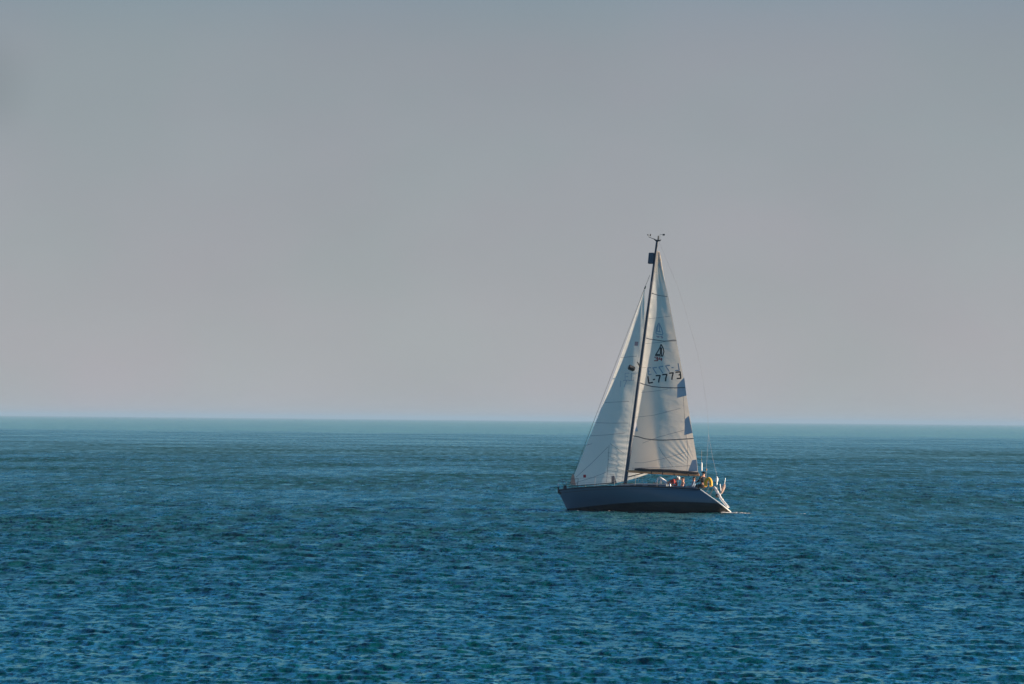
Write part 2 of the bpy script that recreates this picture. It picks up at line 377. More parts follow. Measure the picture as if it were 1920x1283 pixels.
boat = bpy.data.objects.new('sailboat', None); col.objects.link(boat); boat.matrix_world = BM4
tag(boat, 'dark hulled sailing yacht heeling under white mainsail and jib on open sea', 'sailboat')
boat.empty_display_size = .5

# ---- hull
def stem_x(z): return 4.42 + z*.60
TZ0, TX0, TZ1, TX1 = .16, -5.32, 1.04, -3.92
def tran_x(z): return TX1 + (z-TZ1)*(TX0-TX1)/(TZ0-TZ1)
def beam(u):
    return 1.66*np.interp(u, [0, .05, .12, .22, .35, .5, .65, .8, .9, 1], [.012, .16, .36, .60, .83, .97, 1.0, .92, .83, .70])
_ub = np.linspace(0, 1, 400); _bb = beam(_ub)
for _ in range(3): _bb[1:-1] = np.convolve(_bb, np.ones(25)/25, 'same')[1:-1]*(np.minimum(_ub, 1-_ub)[1:-1] > .035) + _bb[1:-1]*(np.minimum(_ub, 1-_ub)[1:-1] <= .035)
def beam_s(u): return np.interp(u, _ub, _bb)
def sheer(u): return 1.06 + .10*(1-u)**2 - .02*math.sin(math.pi*u)
def keelz(u): return np.interp(u, [0, .04, .15, .3, .5, .7, .85, .95, 1], [.02, -.06, -.30, -.50, -.58, -.47, -.20, .04, .16])
def hull_pt(u, a, side=1):
    zs, zk, b = sheer(u), keelz(u), beam_s(u)
    t = a*math.pi/2
    full = np.interp(u, [0, .2, .5, 1], [1.15, .95, .62, .55])
    y = b*max(math.cos(t), 0)**full
    z = zk + (zs-zk)*(1-math.sin(t)**np.interp(u, [0, .3, 1], [1.05, 1.35, 1.5]))
    x = stem_x(z)*(1-u) + tran_x(z)*u
    return np.array([x, side*y, z])
US = np.concatenate([np.linspace(0, .2, 16)[:-1], np.linspace(.2, 1, 36)]); AS = np.linspace(0, 1, 24)
h = MB()
ring = [[hull_pt(u, a, 1) for a in AS] + [hull_pt(u, a, -1) for a in AS[::-1]][1:] for u in US]
h.grid(ring); h.build('hull', M['hull'], boat)
tr = MB(); ts = np.array(ring[-1]); cen = ts.mean(0)
tr.add([cen + (p-cen)*1.0 + np.array([-.004, 0, 0]) for p in ts] + [cen+np.array([-.004, 0, 0])], [(i, i+1, len(ts)) for i in range(len(ts)-1)] + [(len(ts)-1, 0, len(ts))])
tr.tube([p + np.array([-.01, 0, .005]) for p in ts], .035, 6)
transom = tr.build('transom', M['white'], boat)
d_ = MB(); G = []
for u in US:
    e = hull_pt(u, 0, 1); row = []
    for s in np.linspace(1, -1, 11): row.append([e[0], e[1]*s, e[2] + .06*(1-s*s)*e[1]/1.6])
    G.append(row)
d_.grid(G); d_.build('deck', M['deck'], boat)
r_ = MB()
for sd in (1, -1): r_.tube([hull_pt(u, 0, sd) + np.array([0, 0, .03]) for u in US], .042, 6)
r_.build('toe_rail', M['rail'], boat)
rub = MB()
for sd in (1, -1): rub.tube([hull_pt(u, .10, sd)*np.array([1, 1.004, 1]) for u in US[1:-1]], .012, 5)
rub.build('rubbing_strake', M['rail'], boat)
kb = MB()
kb.grid([[[.9-f*.9-.25*dz + (0), sy*.10*(1-(2*f-1)**2), -.5-dz*1.1] for f in np.linspace(0, 1, 9)] for dz in (0, .5, 1) for sy in (1,)])
kb.grid([[[.9-f*.9-.25*dz, -.10*(1-(2*f-1)**2), -.5-dz*1.1] for f in np.linspace(0, 1, 9)] for dz in (0, .5, 1)])
kb.build('keel', M['antifoul'], boat)
rd = MB(); rd.box((-4.15, 0, -.55), (.45, .07, 1.3)); rd.build('rudder', M['antifoul'], boat)

# ---- coachroof and cockpit
cr = MB(); CX = np.linspace(2.3, -1.75, 16); G = []
for i, x in enumerate(CX):
    f = i/15; hw = np.interp(x, [-1.75, 0, 1.2, 2.3], [.92, .98, .85, .45]); ht = np.interp(x, [-1.75, 0, 1.3, 2.3], [.38, .36, .29, .03])
    zd = 1.09; G.append([[x, hw*1.06, zd-.03], [x, hw*1.0, zd+ht*.8], [x, hw*.90, zd+ht], [x, hw*.4, zd+ht+.05], [x, 0, zd+ht+.05], [x, -hw*.4, zd+ht+.05], [x, -hw*.9, zd+ht], [x, -hw, zd+ht*.8], [x, -hw*1.06, zd-.03]])
cr.grid(G); b0 = len(cr.v)-9; cr.f.append(tuple(range(b0, b0+9))); cr.m.append(0)
roof = cr.build('coachroof', M['deck'], boat)
for sd in (1, -1):
    for (xa, xb) in ((.75, 1.35), (-.35, .45), (-1.35, -.65)):
        wn = MB(); Gw = []
        for x in np.linspace(xa, xb, 5):
            hw = np.interp(x, [-1.75, 0, 1.2, 2.3], [.92, .98, .85, .45]); ht = np.interp(x, [-1.75, 0, 1.3, 2.3], [.38, .36, .29, .03])
            Gw.append([[x, sd*(hw*1.045+.006), 1.09+ht*.15], [x, sd*(hw*1.01+.006), 1.09+ht*.66]])
        wn.grid(Gw); wn.build('cabin_window', M['glass'], roof)
for sd in (1, -1):
    hr = MB(); pts = [[1.2-.25*i, sd*.6, 1.09+.36+.02+(.05 if i % 2 else 0)] for i in range(10)]
    hr.tube(pts, .016, 6); hr.build('grab_rail', M['teak'], roof)
    cm_ = MB(); cm_.tube([[-1.75, sd*.95, 1.2], [-2.6, sd*.98, 1.22], [-3.6, sd*.86, 1.18]], .10, 8, 1.0); cm_.build('cockpit_coaming', M['deck'], boat)
    for x in (-2.0, -2.9):
        wi = MB(); wi.tube([[x, sd*1.02, 1.26], [x, sd*1.02, 1.34], [x, sd*1.02, 1.40], [x, sd*1.02, 1.44]], [.085, .06, .065, .07], 12); wi.build('winch', M['steel'], boat)
hatch = MB(); hatch.box((-1.35, 0, 1.54), (.75, .7, .07)); hatch.build('sliding_hatch', M['white'], roof)

# ---- spars
mb = hy(1171.5, 912, 0); mt = hy(1232.3, 452, 0)
md = (mt-mb)/np.linalg.norm(mt-mb)
def mast_at_py(py):
    a, b = proj(mb)[1], proj(mt)[1]; return mb + (mt-mb)*(a-py)/(a-b)
ms = MB(); ms.tube([mb-md*.1, mb+(mt-mb)*.6, mt], [.105, .10, .075], 14, .68)
mast = ms.build('mast', M['spar'], boat)
for sd in (1, -1):
    for py, ln, wdt in ((691, .98, .05),):
        c = mast_at_py(py); s_ = MB()
        s_.tube([c + np.array([0, sd*.05, 0]), c + np.array([-.12, sd*ln, .03])], [wdt, wdt*.75], 10, .45); sp_o = s_.build('spreader', M['spar'], mast)
# radar reflector on the spreader root, drum shaped one near the masthead
rr = MB(); c0 = hy(1178.5, 688, .35); c1 = hy(1190, 693, .12)
rr.tube([c0 + (c0-c1)*.02, c0+(c1-c0)*.08, c0+(c1-c0)*.85, c1], [.10, .155, .15, .09], 14); rr.build('steaming_light', M['black'], mast)
rr = MB(); rc = hy(1221, 484.5, 0); rx = mast_at_py(484.5)
rr.box(rc, (.33, .16, .66), bev=.16); rr.tube([rc+np.array([0, 0, .22]), rx+np.array([0, 0, .22])], .02, 6); rr.tube([rc-np.array([0, 0, .22]), rx-np.array([0, 0, .22])], .02, 6)
rr.build('radar_reflector', mat('grey_reflector_case', (.07, .085, .11), .6, vary=.1), mast)
mh = MB(); mh.box(mt+np.array([-.02, 0, .02]), (.26, .10, .07)); mh.tube([mt+np.array([.1, 0, .03]), hy(1226, 448, 0)], .03, 6)
mh.tube([mt, mt+np.array([-.18, 0, .01]), mt+np.array([-.22, 0, .08])], .03, 6); mh.build('masthead_crane', M['black'], mast)
an = MB(); an.tube([mt, hy(1234, 450, 0), hy(1234.6, 442.5, 0)], [.05, .045, .04], 8); an.build('masthead_antenna', M['black'], mast)
an = MB(); a1 = hy(1216.5, 444.5, 0); an.tube([mt+np.array([.05, 0, .06]), hy(1226, 448.5, 0), a1, hy(1217, 441, 0)], .016, 6)
for ga in (0, 120, 240):
    an.ball(hy(1218, 440.8, 0)+np.array([.10*math.cos(rad(ga+20)), .10*math.sin(rad(ga+20)), 0]), .042, 8)
an.build('anemometer', M['black'], mast)
an = MB(); v0 = hy(1237.5, 439.5, 0); v1 = hy(1244.5, 440.4, 0); an.tube([mt+np.array([-.15, 0, .05]), v0], .008, 5); an.tube([v0, v1], .009, 5)
an.box(v1, (.13, .014, .10)); an.build('wind_vane', M['black'], mast)

# ---- sails
class Sail:
    def __init__(s, luff, leech, camber, belly=.42, sag=0.0, wrinkle=None):
        s.wrinkle = wrinkle
        s.luff = luff; s.leech = leech; s.camber = camber; s.belly = belly; s.sag = sag
    def at(s, a, t):
        a = np.asarray(a, float); t = np.asarray(t, float)
        L = s.luff(t); E = s.leech(t); ch = E-L
        n = np.cross(np.broadcast_to(s.luff(np.float64(1.))-s.luff(np.float64(0.)), ch.shape), ch)
        n /= np.maximum(np.linalg.norm(n, axis=-1, keepdims=True), 1e-9)
        n = np.where(n[..., 1:2] > 0, -n, n)            # the belly falls off to starboard, to leeward
        p = s.belly; f = np.where(a < p, 1-((p-a)/p)**2, 1-((a-p)/(1-p))**2)
        cam_ = s.camber(t)*np.linalg.norm(ch, axis=-1)
        P = L + ch*a[..., None] + n*(cam_*f)[..., None]
        if s.wrinkle is not None: P = P + n*s.wrinkle(a, t)[..., None]
        P[..., 2] -= s.sag*np.sin(np.pi*a)*(1-t)**6
        return P
    def side(s, a, t, off):                             # a point lifted off the cloth, to port when off > 0
        e = 1e-3; P = s.at(a, t); A = s.at(a+e, t)-s.at(a-e, t); T = s.at(a, t+e)-s.at(a, t-e)
        n = np.cross(A, T); n /= np.maximum(np.linalg.norm(n, axis=-1, keepdims=True), 1e-12); n = np.where(n[..., 1:2] < 0, -n, n)
        return P + n*off
    def solve(s, px):                                   # photo pixels -> (a, t) on the cloth
        px = np.asarray(px, float); st = np.tile(np.array([.5, .4]), (len(px), 1))
        for _ in range(40):
            f = proj(s.at(st[:, 0], st[:, 1])) - px; e = 1e-4
            ja = (proj(s.at(st[:, 0]+e, st[:, 1])) - px - f)/e; jt = (proj(s.at(st[:, 0], st[:, 1]+e)) - px - f)/e
            det = ja[:, 0]*jt[:, 1]-ja[:, 1]*jt[:, 0]; det = np.where(abs(det) < 1e-6, 1e-6, det)
            d0 = (f[:, 0]*jt[:, 1]-f[:, 1]*jt[:, 0])/det; d1 = (ja[:, 0]*f[:, 1]-ja[:, 1]*f[:, 0])/det
            st[:, 0] = np.clip(st[:, 0]-np.clip(d0, -.2, .2)*.8, -.02, 1.02); st[:, 1] = np.clip(st[:, 1]-np.clip(d1, -.2, .2)*.8, -.02, .999)
        return st
    def stroke(s, mb_, pts, wpx, off, sub=3):           # a stroke of ink along a pixel polyline
        P = [np.array(p, float) for p in pts]; Q = []
        for a, b in zip(P[:-1], P[1:]):
            k = max(2, int(np.linalg.norm(b-a)/sub)+1); Q += [a+(b-a)*i/k for i in range(k)]
        Q.append(P[-1]); Q = np.array(Q); d = np.gradient(Q, axis=0); d /= np.maximum(np.linalg.norm(d, axis=1, keepdims=True), 1e-9)
        nn = np.stack([-d[:, 1], d[:, 0]], 1)*wpx/2
        rows = [s.solve(Q+nn), s.solve(Q), s.solve(Q-nn)]
        mb_.grid([s.side(r[:, 0], r[:, 1], off) for r in rows])
    def patch(s, mb_, poly, off, n=6):                  # a four cornered patch of cloth, corners in pixels
        c = np.array(poly, float); g = np.linspace(0, 1, n); G = []
        for i in g:
            st = s.solve(np.array([(c[0]*(1-j)+c[1]*j)*(1-i)+(c[3]*(1-j)+c[2]*j)*i for j in g])); G.append(s.side(st[:, 0], st[:, 1], off))
        mb_.grid(G)
    def mesh(s, mb_, na, ntt):
        a, t = np.meshgrid(np.linspace(0, 1, na), np.linspace(0, .999, ntt)); mb_.grid(s.at(a, t))
def spline(P):
    P = np.array(P, float); k = np.linspace(0, 1, len(P))
    def f(t):
        return np.stack([np.interp(t, k, P[:, i]) for i in range(3)], -1)
    return f
def smooth_curve(P, n=60):
    P = np.array(P, float); d = np.concatenate([[0], np.cumsum(np.linalg.norm(np.diff(P, axis=0), axis=1))]); d /= d[-1]
    q = np.linspace(0, 1, n); D = np.stack([np.interp(q, d, P[:, i]) for i in range(3)], -1)
    for _ in range(2):
        D[1:-1] = (D[:-2]+D[1:-1]*2+D[2:])/4
    return D
# mainsail: luff along the mast, leech fitted by chords that twist off to leeward with height
BOOM, TWIST = rad(12), rad(11)
m_tack, m_head = mast_at_py(881)-np.array([.10, 0, 0]), mast_at_py(471)-np.array([.06, 0, 0])
lee_px = [(1308.7, 885), (1306, 858), (1300.5, 824), (1292.5, 775), (1285, 727), (1277, 684), (1269, 641), (1261.5, 600), (1253.7, 560), (1244.5, 516), (1237.0, 472)]
lee = []
for (x, y) in lee_px:
    t = (881-y)/(881-471.); be = BOOM + TWIST*max(t, 0)
    d = np.array([-math.cos(be), -math.sin(be), 0]); lee.append(hit(x, y, mast_at_py(y), np.cross(md, d)))
def main_wr(a, t):
    dx = (1-a)*4.1*(1-t*.9); dz = t*12.7; r = np.hypot(dx, dz); ph = np.arctan2(dz, dx)
    w_ = .009*np.sin(ph*38)*np.exp(-((r-1.3)/.75)**2)*np.clip((ph-.25)/.3, 0, 1)*np.clip((1.5-ph)/.3, 0, 1)
    w_ = w_ + .020*np.sin(a*150*(1-t*.6)+6*np.sin(t*9))*np.exp(-((t-.97)/.10)**2)
    w_ = w_ + .010*np.sin(t*150+a*8)*np.exp(-(a/.07)**2)*np.clip(np.sin(t*11), 0, 1)
    return w_ + .012*np.sin(a*9+t*7)*np.sin(t*23+a*4)*np.sin(np.pi*a)
def jib_wr(a, t):
    w_ = .014*np.sin((t*12.2+a*.9)*2*np.pi/.36)*np.exp(-((a-.60)/.16)**2)*np.clip((.30-t)/.1, 0, 1)*np.clip((t-.01)/.05, 0, 1)
    return w_ + .014*np.sin(a*8+t*6)*np.sin(t*19+a*5)*np.sin(np.pi*a)
main = Sail(spline([m_tack, m_head]), spline(smooth_curve(lee)), lambda t: .105*(1-.35*t)+0*t, .42, wrinkle=main_wr)
b_ = MB(); main.mesh(b_, 90, 260)
b_.cur = 1
for sm in ([(1188, 783), (1225, 779), (1276, 766)], [(1205, 831), (1234, 820), (1282, 807)], [(1202, 736), (1225, 734), (1252, 730)], [(1190, 868), (1206, 868), (1245, 860), (1286, 848)],
           [(1211, 598), (1235, 596), (1257, 593)], [(1198, 690), (1212, 689.5)], [(1206, 645.0), (1240, 642), (1268, 636)], [(1185, 878), (1240, 877), (1300, 873)], [(1235, 838), (1243, 852), (1252, 863), (1262, 876)],
           [(1288, 822), (1290, 850), (1288, 884)], [(1281, 742), (1284.5, 800), (1287, 822)], [(1230, 475), (1226, 515), (1222, 545)]):
    main.stroke(b_, sm, .55, .005)
mainsail = b_.build('mainsail', [M['sail'], M['seam_crease']], boat)
for pts, wd in (([(1222, 550), (1236, 554.5), (1251.4, 556.3)], 1.0), ([(1206.7, 632.7), (1218, 636), (1245, 640), (1268.3, 639)], 1.3),
            ([(1194.7, 716), (1208, 721), (1222, 725), (1245, 727.2), (1266, 727.6), (1284.8, 727)], 1.6), ([(1184.5, 817), (1196, 819), (1209, 823), (1226, 825), (1243, 825.6), (1270, 824.5), (1300.3, 822.5)], 1.7)):
    q = MB(); main.stroke(q, pts, wd, .010); main.stroke(q, [pts[0], (pts[0][0]+3, pts[0][1]+.8)], wd+.8, .014); q.build('batten', M['batten'], mainsail)
for poly in ([(1270, 722), (1283, 708), (1287.3, 742), (1269.5, 746.5)], [(1284.5, 786), (1291.5, 780), (1298.6, 812), (1283, 816.5)], [(1290, 884), (1298, 863), (1306, 862), (1308, 884)],
             [(1187.5, 788), (1191, 787), (1196.5, 809), (1186.5, 810)], [(1231.7, 473), (1236, 473), (1241.5, 508), (1235.5, 502)]):
    q = MB(); main.patch(q, poly, .008); q.build('reinforcement_patch', M['patch'], mainsail)
def Z(pts, ox, oy, k): return [(ox+x/k, oy+y/k) for x, y in pts]
K = (1190, 670, 17.4545)
q = MB()
for s_ in ([(432, 625), (462, 850), (595, 825)], [(598, 738), (664, 724)], [(690, 605), (835, 600), (800, 720), (785, 830)], [(900, 575), (1055, 560), (1018, 690), (1010, 790)],
           [(1125, 525), (1265, 510), (1228, 640), (1218, 740)], [(1335, 495), (1490, 478), (1512, 690), (1375, 700)], [(1440, 580), (1503, 575)]):
    main.stroke(q, Z(s_, *K), 2.5, .008, 1.5)
q.build('sail_number', M['ink'], mainsail)
q = MB()          # far side's number showing through, painted pale on the near face
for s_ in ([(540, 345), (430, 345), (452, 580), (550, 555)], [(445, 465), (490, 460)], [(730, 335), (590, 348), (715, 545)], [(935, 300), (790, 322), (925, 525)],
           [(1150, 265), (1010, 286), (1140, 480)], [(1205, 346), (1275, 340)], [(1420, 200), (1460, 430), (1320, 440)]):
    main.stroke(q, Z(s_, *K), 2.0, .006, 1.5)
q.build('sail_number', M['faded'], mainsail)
E4 = (1140, 560, 7.125)
q = MB()
for s_ in ([(708, 612), (692, 660), (660, 715), (634, 757)], [(628, 760), (735, 771)], [(640, 746), (700, 750)], [(708, 612), (738, 665), (747, 710), (732, 768)], [(702, 650), (700, 748)], [(716, 655), (716, 762)]):
    main.stroke(q, Z(s_, *E4), 1.9, .008, 1.2)
q.cur = 1
for s_ in ([(618, 784), (662, 783), (665, 804), (636, 806), (666, 809), (664, 830), (616, 831)], [(694, 784), (678, 812), (726, 808)], [(712, 792), (712, 834)]):
    main.stroke(q, Z(s_, *E4), 1.8, .008, 1.2)
q.build('emblem', [M['ink'], M['redmark']], mainsail)
q = MB()  # far-side emblem's show-through, painted onto the near face
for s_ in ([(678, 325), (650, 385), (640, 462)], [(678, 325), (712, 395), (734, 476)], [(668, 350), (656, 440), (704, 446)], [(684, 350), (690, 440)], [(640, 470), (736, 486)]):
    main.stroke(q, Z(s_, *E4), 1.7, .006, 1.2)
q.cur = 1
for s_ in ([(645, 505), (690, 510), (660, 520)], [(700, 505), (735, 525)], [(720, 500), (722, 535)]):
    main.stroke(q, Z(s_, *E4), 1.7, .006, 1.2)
q.build('emblem', [M['faded'], M['red_showthrough']], mainsail)

# jib: set on the forestay, clew sheeted to the starboard side deck
j_tack, j_head = hy(1069, 909, 0), hy(1209, 541, 0)
j_clew = hy(1238, 880, -.82)
lj = []
for t in np.linspace(0, 1, 9):
    p = j_clew*(1-t) + j_head*t; p = p + np.array([0.35*math.sin(math.pi*t)*1.0, -.28*math.sin(math.pi*t), 0]); lj.append(p)
lf = [j_tack*(1-t) + j_head*t + np.array([-.10*math.sin(math.pi*t), -.06*math.sin(math.pi*t), 0]) for t in np.linspace(0, 1, 9)]
jib = Sail(spline(smooth_curve(lf)), spline(smooth_curve(lj)), lambda t: .125*(1-.25*t), .40, sag=.22, wrinkle=jib_wr)
b_ = MB(); jib.mesh(b_, 90, 260); b_.cur = 1
for sm in ([(1114.6, 792.8), (1145, 793.6), (1178, 793.6)], [(1163, 671), (1178, 669.5), (1194, 668)], [(1134, 755), (1180, 753)], [(1106, 817.5), (1140, 815.5), (1172, 812)],
           [(1144, 832), (1158, 842), (1171, 851)], [(1142, 835), (1140, 870), (1137, 905)], [(1096, 836), (1110, 832)], [(1080, 905), (1110, 896), (1136, 886)],
           [(1080, 895), (1110, 868), (1140, 838)]):
    jib.stroke(b_, sm, .6, .005)
for i in range(8):  # fold creases, their shade drawn as thin dark strokes
    y = 856+i*6.3
    jib.stroke(b_, [(1139, y-8+i*.6), (1155, y-3), (1169, y+2)], .35, .005)
jibo = b_.build('jib', [M['jib'], M['seam_crease']], boat)
for nm, poly, mm in (('tack_patch', [(1072, 886), (1076.5, 892), (1079.5, 910), (1069.5, 909)], 'tanpatch'), ('foot_patch', [(1146.5, 893), (1151.5, 892), (1158, 911), (1146.5, 911)], 'tanpatch')):
    q = MB(); jib.patch(q, poly, .008); q.build(nm, M[mm], jibo)
q = MB(); jib.patch(q, [(1093.5, 890.5), (1098.5, 890.2), (1098.8, 895.5), (1093.8, 895.8)], .008); q.build('red_marker', M['redmark'], jibo)
q = MB()  # lettering show-through painted onto the jib's near face
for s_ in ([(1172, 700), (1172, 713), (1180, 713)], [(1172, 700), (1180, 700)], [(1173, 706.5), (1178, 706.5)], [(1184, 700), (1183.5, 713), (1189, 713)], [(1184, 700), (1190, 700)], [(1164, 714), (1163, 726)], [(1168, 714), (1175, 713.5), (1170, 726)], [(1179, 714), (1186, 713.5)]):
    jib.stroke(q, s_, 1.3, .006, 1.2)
q.build('sail_number', M['jib_showthrough'], jibo)
q = MB(); jib.patch(q, [(1190.5, 641), (1197, 641), (1196, 648.5), (1189.5, 648.5)], .006); q.build('red_marker', M['red_showthrough'], jibo)  # red show-through painted on as a pale patch
# ---- boom with its brown sail bag
bm0 = mast_at_py(884); e_d = np.array([-math.cos(BOOM), -math.sin(BOOM), 0])
bm1 = hit(1311, 891, mast_at_py(884), np.cross(md, e_d))
bo = MB(); bo.tube([bm0, bm0+(bm1-bm0)*.3, bm0+(bm1-bm0)*.7, bm1], [.075, .085, .085, .07], 12, 1.0); boom = bo.build('boom', M['tan'], boat)
bp0 = hit(1190, 880.5, mast_at_py(884), np.cross(md, e_d)); bp1 = hit(1309, 887.5, mast_at_py(884), np.cross(md, e_d))
bo = MB(); bo.tube([bp0+np.array([0, 0, .0])+ (bp1-bp0)*f + np.array([0, .02, -.02*math.sin(f*9)]) for f in np.linspace(0, 1, 14)], [.05]+[.105+.012*math.sin(i*2.1) for i in range(12)]+[.07], 10, .8)
bo.build('sail_bag', M['bag'], boom)
for f in (.35, .5, .66, .86):
    p = bm0+(bm1-bm0)*f; q = MB(); q.tube([p+np.array([0, .1*math.cos(a), .1*math.sin(a)]) for a in np.linspace(0, 2*math.pi, 13)], .022, 6); q.build('boom_tie', M['black'], boom)
q = MB(); q.tube([mb+md*.55+np.array([-.1, 0, 0]), bm0+(bm1-bm0)*.28], .03, 6); q.build('boom_vang', M['rail'], boom)
q = MB(); q.tube([bm0+(bm1-bm0)*.93, [-2.9, -.4, 1.15]], .02, 6); q.build('mainsheet', M['line'], boat)
q = MB(); q.tube([bm1+np.array([0, 0, .05]), hit(1308.7, 885, mast_at_py(884), np.cross(md, e_d))], .02, 6); q.build('outhaul', M['line'], boom)

# ---- standing rigging
q = MB(); fs_top = hy(1218.6, 516, 0); q.tube([hy(1066, 914, 0), j_head + np.array([.02, 0, 0]), fs_top], .012, 6)
q.tube([j_head-np.array([0, 0, .02]), j_head+(fs_top-j_head)*.15], .045, 8); q.build('forestay', M['rail'], boat)
bs = [hy(x, y, -.02) for x, y in ((1236.5, 455), (1252, 493), (1270, 535.6), (1283, 575), (1294, 614), (1305, 651), (1313.7, 688), (1321, 732), (1327, 776), (1328.5, 815))]
q = MB(); q.tube(bs, .0045, 6); q.tube([bs[-1], hy(1324.4, 876, .5), hy(1324, 912, .75)], .0075, 6); q.tube([bs[-1], hy(1336, 858, -.4), hy(1343.7, 890, -.6), hy(1345, 921, -.75)], .0075, 6)
back = q.build('backstay', M['wire'], boat)
q = MB(); q.ball(hy(1344.3, 900, -.62), (.075, .075, .17), 10); q.tube([hy(1344.3, 894, -.62), hy(1344.3, 909, -.62)], .02, 6); q.build('backstay_tensioner', M['white'], back)
q = MB(); q.ball(hy(1324.3, 881, .5), (.05, .05, .08), 8); q.build('backstay_block', M['teak'], back)
for sd in (1, -1):
    sp = mast_at_py(691) + np.array([-.12, sd*.98, .03]); ch_ = np.array([.75, sd*1.45, 1.1])
    q = MB(); q.tube([mast_at_py(520), sp, ch_], .005, 5); q.build('shroud', M['wire'], boat)
    q = MB(); q.tube([mast_at_py(700), ch_ + np.array([-.35, 0, 0])], .005, 5); q.build('shroud', M['wire'], boat)

# ---- guard rails
def edge(x, sd=1, inset=.06):
    u = np.interp(-x, [-p[0] for p in [hull_pt(k, 0) for k in US]], US); e = hull_pt(u, 0, sd); return np.array([e[0], e[1]-sd*min(inset, abs(e[1])*.5), e[2]+.05])
pu = MB(); top = .55
pl = [edge(3.7, 1)+np.array([0, 0, top]), edge(4.5, 1)+np.array([.1, .05, top+.02]), np.array([5.15, .12, 1.16+top+.03]), np.array([5.2, 0, 1.16+top+.03]), np.array([5.15, -.12, 1.16+top+.03]), edge(4.5, -1)+np.array([.1, -.05, top+.02]), edge(3.7, -1)+np.array([0, 0, top])]
pu.tube(smooth_curve(pl, 30), .014, 6)
for sd in (1, -1):
    pu.tube([edge(3.7, sd), pl[0] if sd > 0 else pl[-1]], .014, 6); pu.tube([edge(4.65, sd), (pl[1] if sd > 0 else pl[5])+np.array([.2, 0, 0])], .014, 6)
    pu.tube([edge(3.7, sd)+np.array([0, 0, top*.5]), edge(4.72, sd)+np.array([0, 0, top*.5])], .011, 6)
pulpit = pu.build('pulpit', M['rod'], boat)
q = MB(); q.ball(hy(1047, 909, .1), (.06, .06, .07), 8); q.build('bow_light', M['white'], pulpit)
q = MB(); q.ball(hy(1059.3, 915, .15), (.11, .09, .16), 10); q.tube([hy(1059.3, 910, .15), hy(1059.5, 922, .15)], .04, 6); q.build('anchor_ball', M['black'], pulpit)
q = MB(); q.tube([hy(1046.5, 913, .05), hy(1048, 924, .05), hy(1053, 925, .05)], [.03, .09, .07], 8); q.build('bow_roller', M['rail'], boat)
for sd in (1, -1):
    xs = [3.7, 2.5, 1.2, -.1, -1.4, -2.6, -3.2]; tops = []
    for i, x in enumerate(xs):
        e = edge(x, sd); tops.append(e+np.array([0, 0, .56]))
        if 0 < i < len(xs)-1:
            q = MB(); q.tube([e, e+np.array([0, 0, .57])], .009, 6); q.build('stanchion', M['rod'], boat)
    for hgt in (0, .28):
        q = MB(); q.tube([p-np.array([0, 0, hgt]) for p in tops], .005, 5); q.build('lifeline', M['wire'], boat)
q = MB(); fl = [hy(x, y, .95+.4*k) for k, (x, y) in zip((0, .3, .6, .9, 1), ((1067, 911.8), (1095, 910), (1125, 907.6), (1148, 905.8), (1153, 905.2)))]
q.tube(fl, [.02, .026, .024, .034, .03], 8); q.build('furling_line', M['rail'], boat)
ps = MB(); tp = [edge(-3.2, 1)+np.array([0, 0, .56]), edge(-3.75, 1)+np.array([-.1, 0, .56]), np.array([-4.15, .75, 1.62]), np.array([-4.2, .35, 1.62])]
ps.tube(smooth_curve(tp, 20), .013, 6); ps.tube([p*np.array([1, -1, 1]) for p in smooth_curve(tp, 20)], .013, 6)
for sd in (1, -1):
    for p, b in ((tp[1], edge(-3.6, 1)), (tp[3], np.array([-4.0, .35, 1.08]))):
        ps.tube([p*np.array([1, sd, 1]), b*np.array([1, sd, 1])], .013, 6)
pushpit = ps.build('pushpit', M['rod'], boat)
# white boarding ladder folded up against the starboard half of the transom
ld = MB(); la = [hx(1339, 913, -4.0), hx(1352, 936, -4.6), hx(1364, 950, -5.15)]
for off in (0, -.24):
    ld.tube([p + np.array([0, off, 0]) for p in la], .06, 8, .6)
for f in (.2, .4, .6, .8):
    p = la[0]*(1-f)+la[2]*f; ld.tube([p, p+np.array([0, -.24, 0])], .025, 6)
ld.build('boarding_ladder', M['white'], boat)
q = MB(); q.ball(hx(1344.5, 930, -4.32), (.10, .10, .12), 10); q.build('stern_vent', M['black'], boat)
q = MB(); q.tube([hx(1350, 908, -4.35), hx(1352.5, 926, -4.5)], .025, 6); q.tube([hx(1350, 930, -4.5), hx(1358.5, 907, -4.5), hx(1360.3, 896.5, -4.5)], [.022, .016, .012], 6); q.build('flagstaff', M['white'], boat)
ant = MB(); ant.tube([hy(1314.8, 884, .4), hy(1315.2, 866, .4), hy(1315.6, 844, .4)], [.02, .012, .008], 6); ant.build('whip_antenna', M['black'], boat)
q = MB(); q.tube([hy(1315.4, 883, .42), hy(1315.6, 869, .42)], .045, 8); q.tube([hy(1315.6, 869, .42), hy(1315.7, 867, .42)], [.045, .02], 8); q.build('marker_pole', M['white'], boat)
q = MB(); q.tube([[-3.45, 0, 1.12], [-2.5, .1, 1.45]], .022, 6); q.build('tiller', M['teak'], boat)

